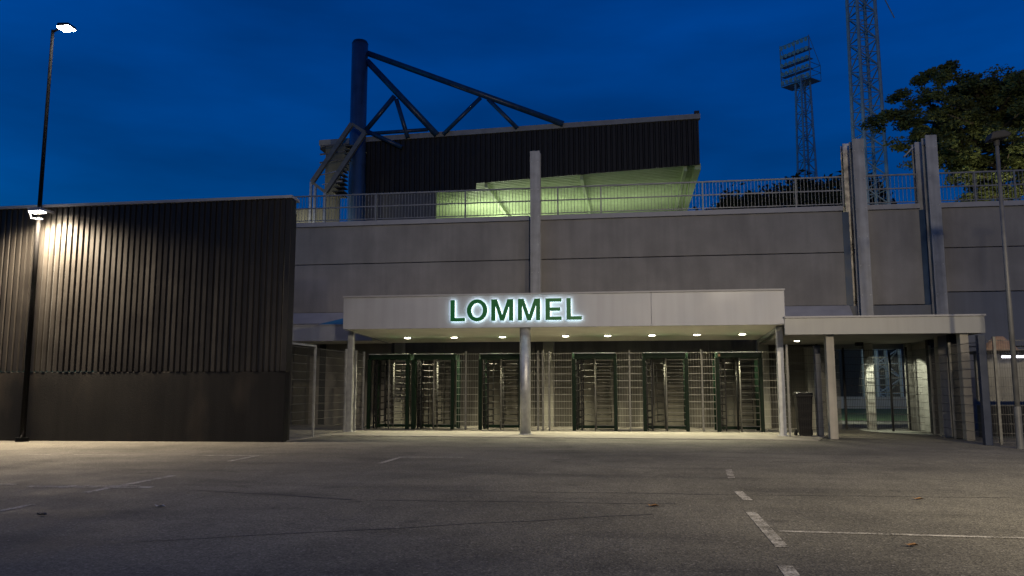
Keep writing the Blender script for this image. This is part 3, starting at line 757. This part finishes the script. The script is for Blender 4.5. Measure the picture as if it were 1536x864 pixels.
for (x0, z0, x1, z1, r) in ((-13.8, 19.35, -3.2, 14.85, .16), (-13.82, 18.9, -9.9, 14.6, .17), (-12.25, 16.85, -13.82, 15.0, .13), (-12.15, 16.65, -11.48, 14.5, .12), (-13.8, 14.83, -10.4, 14.9, .10), (-7.55, 16.5, -9.55, 14.6, .11), (-7.15, 16.4, -5.6, 14.75, .11), (-13.8, 15.0, -11.8, 14.0, .12)):
    MB().tube((x0, TY, z0), (x1, TY, z1), r, n=12).build('truss_tube', M['blue'], gs, smooth=True)
for (x, y, p) in ((-8.6, 45, 95), (-7.6, 48.5, 120), (-6.0, 44, 70), (-3.5, 46, 62), (-1, 46, 42), (1.5, 46, 36)):
    lamp('stand_light', 'AREA', (x, y, 9.9 if x < -7 else 9.0), p, (.90, 1.0, .70), (x + .01, y, 14), None, 1.2)

lamp('added_rear_light', 'POINT', (-17.6, 37.6, 8.9), 330, (1.0, .93, .68), None, None, .15)  # added light without a fitting, brightens the stair frame and mast
lamp('added_rear_light', 'POINT', (17.3, 38.3, 8.9), 330, (1.0, .92, .62), None, None, .15)  # added light without a fitting, brightens the tree from below
# stair tower
st = thing('stair_tower', 'weathered steel stair frame beside the blue mast', 'stair', (-15, 38, 0))
SY = 38.2
for (x0, z0, x1, z1, yy) in ((-14.01, 14.85, -16.07, 11.83, SY), (-13.28, 14.36, -15.34, 11.28, SY)):
    MB().bar((x0, yy, z0), (x1, yy, z1), .22, .2, up=(0, 1, 0)).build('stringer', M['drabsteel'], st)
MB().bar((-14.01, SY, 14.85), (-13.28, SY, 14.36), .14).build('cross_bar', M['drabsteel'], st)
MB().bar((-16.07, SY, 11.83), (-15.34, SY, 11.28), .14).build('cross_bar', M['drabsteel'], st)
for (x, zt) in ((-16.12, 11.85), (-15.36, 11.3), (-15.9, 11.6)): MB().box(x - .06, x + .06, SY - .06, SY + .06, 0, zt).build('upright', M['galv'], st)
for k in range(13):
    z = 11.2 + k * .22; x0 = -15.3 + k * .10
    MB().box(x0, -14.55, SY + .5, SY + 1.1, z, z + .06).build('tread', M['drab'], st)
for k in range(3): MB().bar((-15.9, SY + .5, 13.0 + k * .45), (-14.6, SY + 1.2, 13.4 + k * .4), .08).build('brace', M['drabsteel'], st)
MB().bar((-16, SY + .2, 12.2), (-14.6, SY + .4, 12.55), .05).build('handrail', M['galv'], st)
MB().bar((-15.6, SY + .2, 11.75), (-14.6, SY + .4, 11.95), .05).build('handrail', M['galv'], st)
MB().prism([(-16.1, 12.0), (-15.3, 12.0), (-15.15, 11.3), (-15.15, 9.0), (-16.9, 9.0), (-16.9, 10.9), (-16.1, 10.9)][0:0] or [(-15.95, 8.5), (-15.1, 8.5), (-15.1, 12.6), (-14.5, 12.9), (-14.5, 14.2), (-15.95, 14.2)], 39.6, 39.7).build('wall_panel', M['drab'], st)
MB().box(-17.9, -15.97, 39.6, 39.7, 8.5, 10.75).build('wall_panel', M['drab'], st)

# ------------------------------------------------------------------ lattice masts
def lattice(root, cx, cy, z0, z1, w0, w1, rot, m, nb, lr, br):
    def corner(k, t):
        w = (w0 + (w1 - w0) * t) * .7071; a = rot + math.pi / 4 + k * math.pi / 2
        return Vector((cx + w * math.cos(a), cy + w * math.sin(a), z0 + (z1 - z0) * t))
    for k in range(4): MB().tube(corner(k, 0), corner(k, 1), lr, n=8).build('leg', M[m], root)
    b = MB()
    for j in range(nb):
        t0, t1 = j / nb, (j + 1) / nb
        for k in range(4):
            k2 = (k + 1) % 4
            if (j + k) % 2: b.bar(corner(k, t0), corner(k2, t1), br)
            else: b.bar(corner(k2, t0), corner(k, t1), br)
            b.bar(corner(k, t1), corner(k2, t1), br * .8)
    b.build('bracing', M[m], root, stuff=True)
    b = MB()
    for j in range(int((z1 - z0) / .6)): b.bar((cx - .2, cy, z0 + .3 + j * .6), (cx + .2, cy, z0 + .3 + j * .6), .03)
    b.bar((cx - .2, cy, z0), (cx - .2, cy, z1), .05); b.bar((cx + .2, cy, z0), (cx + .2, cy, z1), .05)
    b.build('ladder', M[m], root)


def flood_head(root, PL, PR, zb, zt, rows, per, m, back):
    PL, PR = Vector((*PL, 0)), Vector((*PR, 0)); d = (PR - PL); bk = Vector((*back, 0)); b = MB()
    up = lambda v, z: v + Vector((0, 0, z))
    for f in (0, .5, 1): b.bar(up(PL + d * f, zb), up(PL + d * f, zt), .12)
    b.build('head_frame', M[m], root)
    for k in range(rows):
        z = zb + .15 + k * (zt - zb - .3) / (rows - 1)
        MB().bar(up(PL, z), up(PR, z), .1).build('cross_rail', M[m], root)
        if k < rows - 1 and k % 1 == 0:
            q = MB(); a, c = up(PL, z - .2), up(PR, z - .2); e = bk * (1 if k == 0 else .35)
            i = 0; q.v = [tuple(a), tuple(c), tuple(c + e), tuple(a + e), tuple(a + Vector((0, 0, .06))), tuple(c + Vector((0, 0, .06))), tuple(c + e + Vector((0, 0, .06))), tuple(a + e + Vector((0, 0, .06)))]
            q.f = [(0, 3, 2, 1), (4, 5, 6, 7), (0, 1, 5, 4), (1, 2, 6, 5), (2, 3, 7, 6), (3, 0, 4, 7)]
            q.build('catwalk', M[m], root)
    n = Vector((-d.y, d.x, 0)).normalized()
    if n.dot(bk) > 0: n = -n
    lampm = None
    for k in range(rows):
        z = zb + .45 + k * (zt - zb - .45) / (rows - .6)
        for j in range(per):
            c = up(PL + d * ((j + .5) / per), z)
            if lampm is None:
                q = MB().tube((0, 0, 0), tuple(n * .18 + Vector((0, 0, -.06))), .12, .24, n=10); o = q.build('floodlight_lamp', M['glass'], None); lampm = o
            else: o = lampm.copy(); COL.objects.link(o)
            o.parent = root; o.location = c - OFF[root.name]
    b = MB(); e = bk
    for f in (0, 1):
        p = PL + d * f
        b.bar(up(p + e, zb), up(p + e, zb + 1.9), .06); b.bar(up(p, zb + 1.9), up(p + e, zb + 1.9), .06); b.bar(up(p, zt), up(p + e, zb + 1.9), .05)
        b.bar(up(p, zb + 1), up(p + e, zb + 1), .05)
    b.bar(up(PL + e, zb + 1.9), up(PR + e, zb + 1.9), .06); b.bar(up(PL + e, zb + 1), up(PR + e, zb + 1), .06)
    b.build('guard_rail', M[m], root)


f1 = thing('floodlight_mast', 'distant lattice floodlight mast with rows of unlit lamps', 'floodlight mast', (20.9, 95, 0), 'stadium floodlight masts')
lattice(f1, 20.9, 95, 0, 38, 2.2, 1.15, R(20), 'lattice_far', 26, .13, .085)
flood_head(f1, (18.75, 96.4), (21.5, 93.6), 37.4, 42.6, 5, 7, 'lattice_far', (1.5, 1.4))
f2 = thing('floodlight_mast', 'near lattice mast cut off by the top of the photo', 'floodlight mast', (16.2, 55, 0), 'stadium floodlight masts')
lattice(f2, 16.18, 55, 0, 42, 1.62, 1.1, R(14), 'lattice', 44, .12, .065)
flood_head(f2, (14.3, 56.4), (17.0, 53.6), 41.5, 46.5, 4, 7, 'lattice', (1.5, 1.4))
MB().bar((17.2, 55, 29.2), (18.3, 55, 26.4), .06).build('stay', M['lattice'], f2)

# ------------------------------------------------------------------ trees
def leaves(pts, size, rng, flat=.5):
    v = []; f = []
    for (x, y, z) in pts:
        s = size * rng.uniform(.6, 1.25)
        a = Vector((rng.gauss(0, 1), rng.gauss(0, 1), rng.gauss(0, flat))).normalized()
        c = a.cross(Vector((rng.gauss(0, 1), rng.gauss(0, 1), rng.gauss(0, 1)))).normalized()
        p = Vector((x, y, z)); i = len(v)
        v += [tuple(p - a * s), tuple(p + c * s * .45), tuple(p + a * s), tuple(p - c * s * .45)]; f.append((i, i + 1, i + 2, i + 3))
    b = MB(); b.v = v; b.f = f; return b


def big_tree():
    rng = random.Random(3)
    t = thing('conifer_tree', 'large spreading conifer behind the railing at the right', 'tree', (18.4, 42, 0))
    b = MB(); prev = Vector((18.5, 42, 0))
    for k in range(1, 9):
        q = Vector((18.5 + rng.uniform(-.1, .1), 42, k * 2.15)); b.tube(prev, q, .42 - .042 * (k - 1), .42 - .042 * k, n=10, cap=False); prev = q
    b.build('trunk', M['bark'], t, smooth=True)
    limbs = MB(); pts = []
    def clump(c, rx, rz, n):
        for _ in range(n):
            d = Vector((rng.gauss(0, 1), rng.gauss(0, 1), rng.gauss(0, 1))).normalized() * (rng.random() ** .45)
            pts.append((c.x + d.x * rx, c.y + d.y * rx, c.z + d.z * rz))
    BR = MB()
    H = [(10.8, 2.2), (11.6, 3.2), (12.4, 4.2), (13.2, 5.4), (14.1, 5.4), (14.9, 4.6), (15.6, 3.2), (16.2, 1.9)]
    for (z, Lr) in H:
        nb = 9
        for k in range(nb):
            az = 2 * math.pi * (k + rng.random() * .8) / nb
            L = Lr * rng.uniform(.6, 1.0); d = Vector((math.cos(az), math.sin(az), rng.uniform(-.02, .2)))
            s = Vector((18.5, 42, z)); e = s + d * L
            limbs.tube(s, e, .09, .02, n=5, cap=False)
            m = max(3, int(L / .7))
            for j in range(1, m + 1):
                fr = .25 + .75 * j / m
                c = s + d * (L * fr) + Vector((rng.uniform(-.5, .5), rng.uniform(-.5, .5), rng.uniform(-.3, .3)))
                clump(c, rng.uniform(.35, .75), rng.uniform(.16, .34), int(rng.uniform(110, 210)))
    limbs.build('limb', M['bark'], t, stuff=True)
    for (ex, ez, sz) in ((13.0, 14.9, 13.6), (14.9, 16.0, 14.4), (15.7, 17.2, 15.0), (14.6, 14.2, 13.0), (20.8, 16.6, 14.6), (15.2, 13.2, 12.2)):
        a = Vector((18.5, 42, sz)); e = Vector((ex, 41.5, ez)); mid = a.lerp(e, .5) + Vector((0, -.3, .25))
        limbs2 = [(a, mid, .13, .08), (mid, e, .08, .02)]
        for (p, q, r0, r1) in limbs2: BR.tube(p, q, r0, r1, n=6, cap=False)
        for k in range(9):
            c = (a.lerp(mid, (k % 5) / 5) if k < 4 else mid.lerp(e, (k - 4) / 4.5)) + Vector((rng.uniform(-.35, .35), rng.uniform(-.7, .7), rng.uniform(-.3, .3)))
            clump(c, rng.uniform(.4, .75), rng.uniform(.2, .34), 150)
    BR.build('limb', M['bark'], t, stuff=True)
    # left reaching boughs
    for (x, z) in ((13.0, 14.9), (13.6, 15.0), (14.2, 15.1), (14.0, 16.3), (14.9, 15.9), (15.2, 17.3), (15.9, 17.5), (15.6, 16.6), (14.6, 14.3), (15.0, 13.5), (15.6, 12.9), (14.9, 13.2), (16.4, 14.6), (17.0, 15.4), (17.4, 14.2), (16.6, 13.2), (17.6, 16.2), (16.9, 16.4), (18.6, 16.6), (19.4, 16.0), (20.2, 16.8), (20.6, 15.2), (19.2, 14.4), (21, 13.6), (17.2, 12.2), (19.8, 12.6)):
        for _ in range(4): clump(Vector((x + rng.uniform(-.4, .4), 42 + rng.uniform(-1, 1), z + rng.uniform(-.25, .25))), rng.uniform(.3, .6), rng.uniform(.2, .32), 150)
    leaves(pts, .105, rng).build('crown', M['leaf'], t)
    return t


big_tree()
rng = random.Random(11)
names = ['leftmost', 'second from left', 'third from left', 'fourth from left', 'fifth from left', 'sixth from left', 'seventh from left', 'rightmost']
for i in range(8):
    x = 6.0 + i * 1.72 + rng.uniform(-.3, .3); h = (15.0, 15.7, 16.2, 16.6, 16.9, 17.1, 17.2, 17.2)[i] + rng.uniform(-.2, .2); y = 62 + rng.uniform(-2, 2)
    t = thing('distant_tree', f'dark distant tree behind the railing left of near mast, {names[i]} of the row', 'tree', (x, y, 0), 'row of dark trees beyond the railing')
    MB().tube((x, y, 0), (x, y, h - 1), .3, .08, n=7).build('trunk', M['bark'], t)
    pts = []
    for _ in range(70):
        a = rng.uniform(0, 6.28); zz = rng.uniform(9, h - .5); rr_ = min(1.75, .35 + (h - zz) * .5) * rng.uniform(.2, 1)
        c = Vector((x + rr_ * math.cos(a), y + rr_ * math.sin(a), zz))
        for _ in range(70):
            pts.append((c.x + rng.gauss(0, .38), c.y + rng.gauss(0, .38), c.z + rng.gauss(0, .45)))
    leaves(pts, .26, rng).build('crown', M['leaf_far'], t)

# ------------------------------------------------------------------ right street pole and kiosk
s2 = thing('street_lamp', 'unlit grey lamp post at the right edge of photo', 'street lamp', (8.3, 18.9, 0))
b = MB().tube((8.3, 18.9, 0), (8.3, 18.9, 6.75), .062, .04, n=14); c = b.build('pole', M['pole_steel'], s2)
for p in c.data.polygons: p.use_smooth = len(p.vertices) == 4
MB().tube((8.3, 18.9, 0), (8.3, 18.9, .9), .072, n=14).build('base', M['pole_steel'], s2)
MB().tube((8.3, 18.9, 6.74), (8.3, 18.9, 6.86), .06, n=12).build('collar', M['pole_dark'], s2)
MB().prism([(8.1, 6.84), (8.52, 6.9), (8.56, 6.98), (8.4, 7.06), (8.16, 7.02)], 18.72, 19.08).build('lamp_head', M['pole_dark'], s2, bevel=.03)

kk = thing('kiosk', 'small kiosk with thatch-like cone and lit tube behind right fence', 'kiosk', (10.4, 23, 0))
MB().box(9.15, 12.5, 23.0, 23.1, .95, 2.2).build('wall', M['concrete_pale'], kk)
MB().box(9.15, 12.5, 22.9, 23.12, 0.0, .85).build('counter', M['darkwall'], kk)
for k in range(9): MB().box(9.16 + k * .36, 9.49 + k * .36, 22.88, 22.898, .05, .82).build('counter_plank', M['blackpost'], kk)
MB().box(9.0, 12.7, 22.4, 23.3, 2.2, 2.27).build('canopy_slab', M['blackpost'], kk)
cx, cy = 9.72, 22.9
for k in range(12):
    a0, a1 = 2 * math.pi * k / 12, 2 * math.pi * (k + 1) / 12
    b = MB(); p0 = (cx + .5 * math.cos(a0), cy + .4 * math.sin(a0), 2.275); p1 = (cx + .5 * math.cos(a1), cy + .4 * math.sin(a1), 2.275)
    t0 = (cx + .12 * math.cos(a0), cy + .1 * math.sin(a0), 2.66); t1 = (cx + .12 * math.cos(a1), cy + .1 * math.sin(a1), 2.66)
    mid = ((p0[0] + p1[0]) / 2 * 1.0, (p0[1] + p1[1]) / 2, 2.30)
    b.quad(p0, p1, t1, t0); b.build('cone_panel', M['orange'], kk)  # stands in for a parasol top, its lamplit warmth put into the colour
t = thing('fluorescent_light', 'glowing white fluorescent tube under the kiosk roof', 'light', (9.75, 22.6, 2.1))
MB().box(9.62, 10.25, 22.55, 22.65, 2.14, 2.195).build('housing', M['white'], t)
MB().tube((9.65, 22.6, 2.11), (10.22, 22.6, 2.11), .028, n=10).build('tube', M['tube'], t)

# beyond the passage
o = MB().box(5, 40, 53.6, 53.9, 0, .75).build('low_wall', M['white2']); tag(o, 'low pale wall seen through the passage openings', 'wall')
o = MB().box(5, 40, 59.5, 60, 0, 5).build('back_wall', M['darkwall']); tag(o, 'dark wall behind the lattice mast seen through passage', 'wall')
lamp('passage_light', 'SPOT', (7.6, 28.2, 2.9), 3000, (.95, 1.0, .80), (9.4, 50, .8), None, .15, 100, .9)
MB().box(6.9, 7.1, 25.8, 26.0, 2.58, 2.695).build('added_spot_housing', M['blackpost'], rr)  # unseen housing, added to go with the light aimed at the side wall
lamp('passage_light', 'SPOT', (7.0, 25.9, 2.54), 420, (.95, 1.0, .78), (8.76, 26.2, .4), None, .05, 78, .12)

# fallen leaves and litter on the asphalt
for (x, y, lb, m) in ((-5.13, 8.31, 'small pale scrap of litter on the left asphalt', 'white'), (2.27, 7.2, 'dry brown leaf just below the right white parking line', 'dead_leaf'),
                      (.22, 9.15, 'dry brown leaf on asphalt left of the dashed line', 'dead_leaf'), (3.3, 10.15, 'dry brown leaf on the right asphalt before the canopy', 'dead_leaf'),
                      (-6.0, 7.6, 'dark leaf on the left asphalt near the viewer', 'bag')):
    b = MB(); n = 8
    for k in range(n):
        a = 2 * math.pi * k / n; rr_ = .036 * (1 + .35 * math.cos(2 * a)) * random.uniform(.75, 1.15)
        b.v.append((x + rr_ * math.cos(a) * 1.3, y + rr_ * math.sin(a), .012 + .02 * math.sin(a * 1.5) ** 2))
    b.v.append((x, y, .008)); b.f = [(k, (k + 1) % n, n) for k in range(n)]
    tag(b.build('litter_scrap' if m == 'white' else 'fallen_leaf', M[m]), lb, 'litter' if m == 'white' else 'leaf')

# ------------------------------------------------------------------ street lamps of the car park outside the frame (they light the fronts), plus an added fill light
lamp('car_park_and_fill_light', 'SPOT', (10, 3, 9), 9300, (1.0, .82, .53), (4.8, 12, 0), None, .2, 88, 1)
lamp('car_park_and_fill_light', 'SPOT', (4.1, -4, 9), 7000, (1.0, .86, .68), (5, 24, 7), None, .5, 76, .7)
lamp('car_park_and_fill_light', 'POINT', (-1, -7, 9), 1500, (1.0, .82, .52), None, None, .3)  # fill light added to warm the foreground, not a street lamp
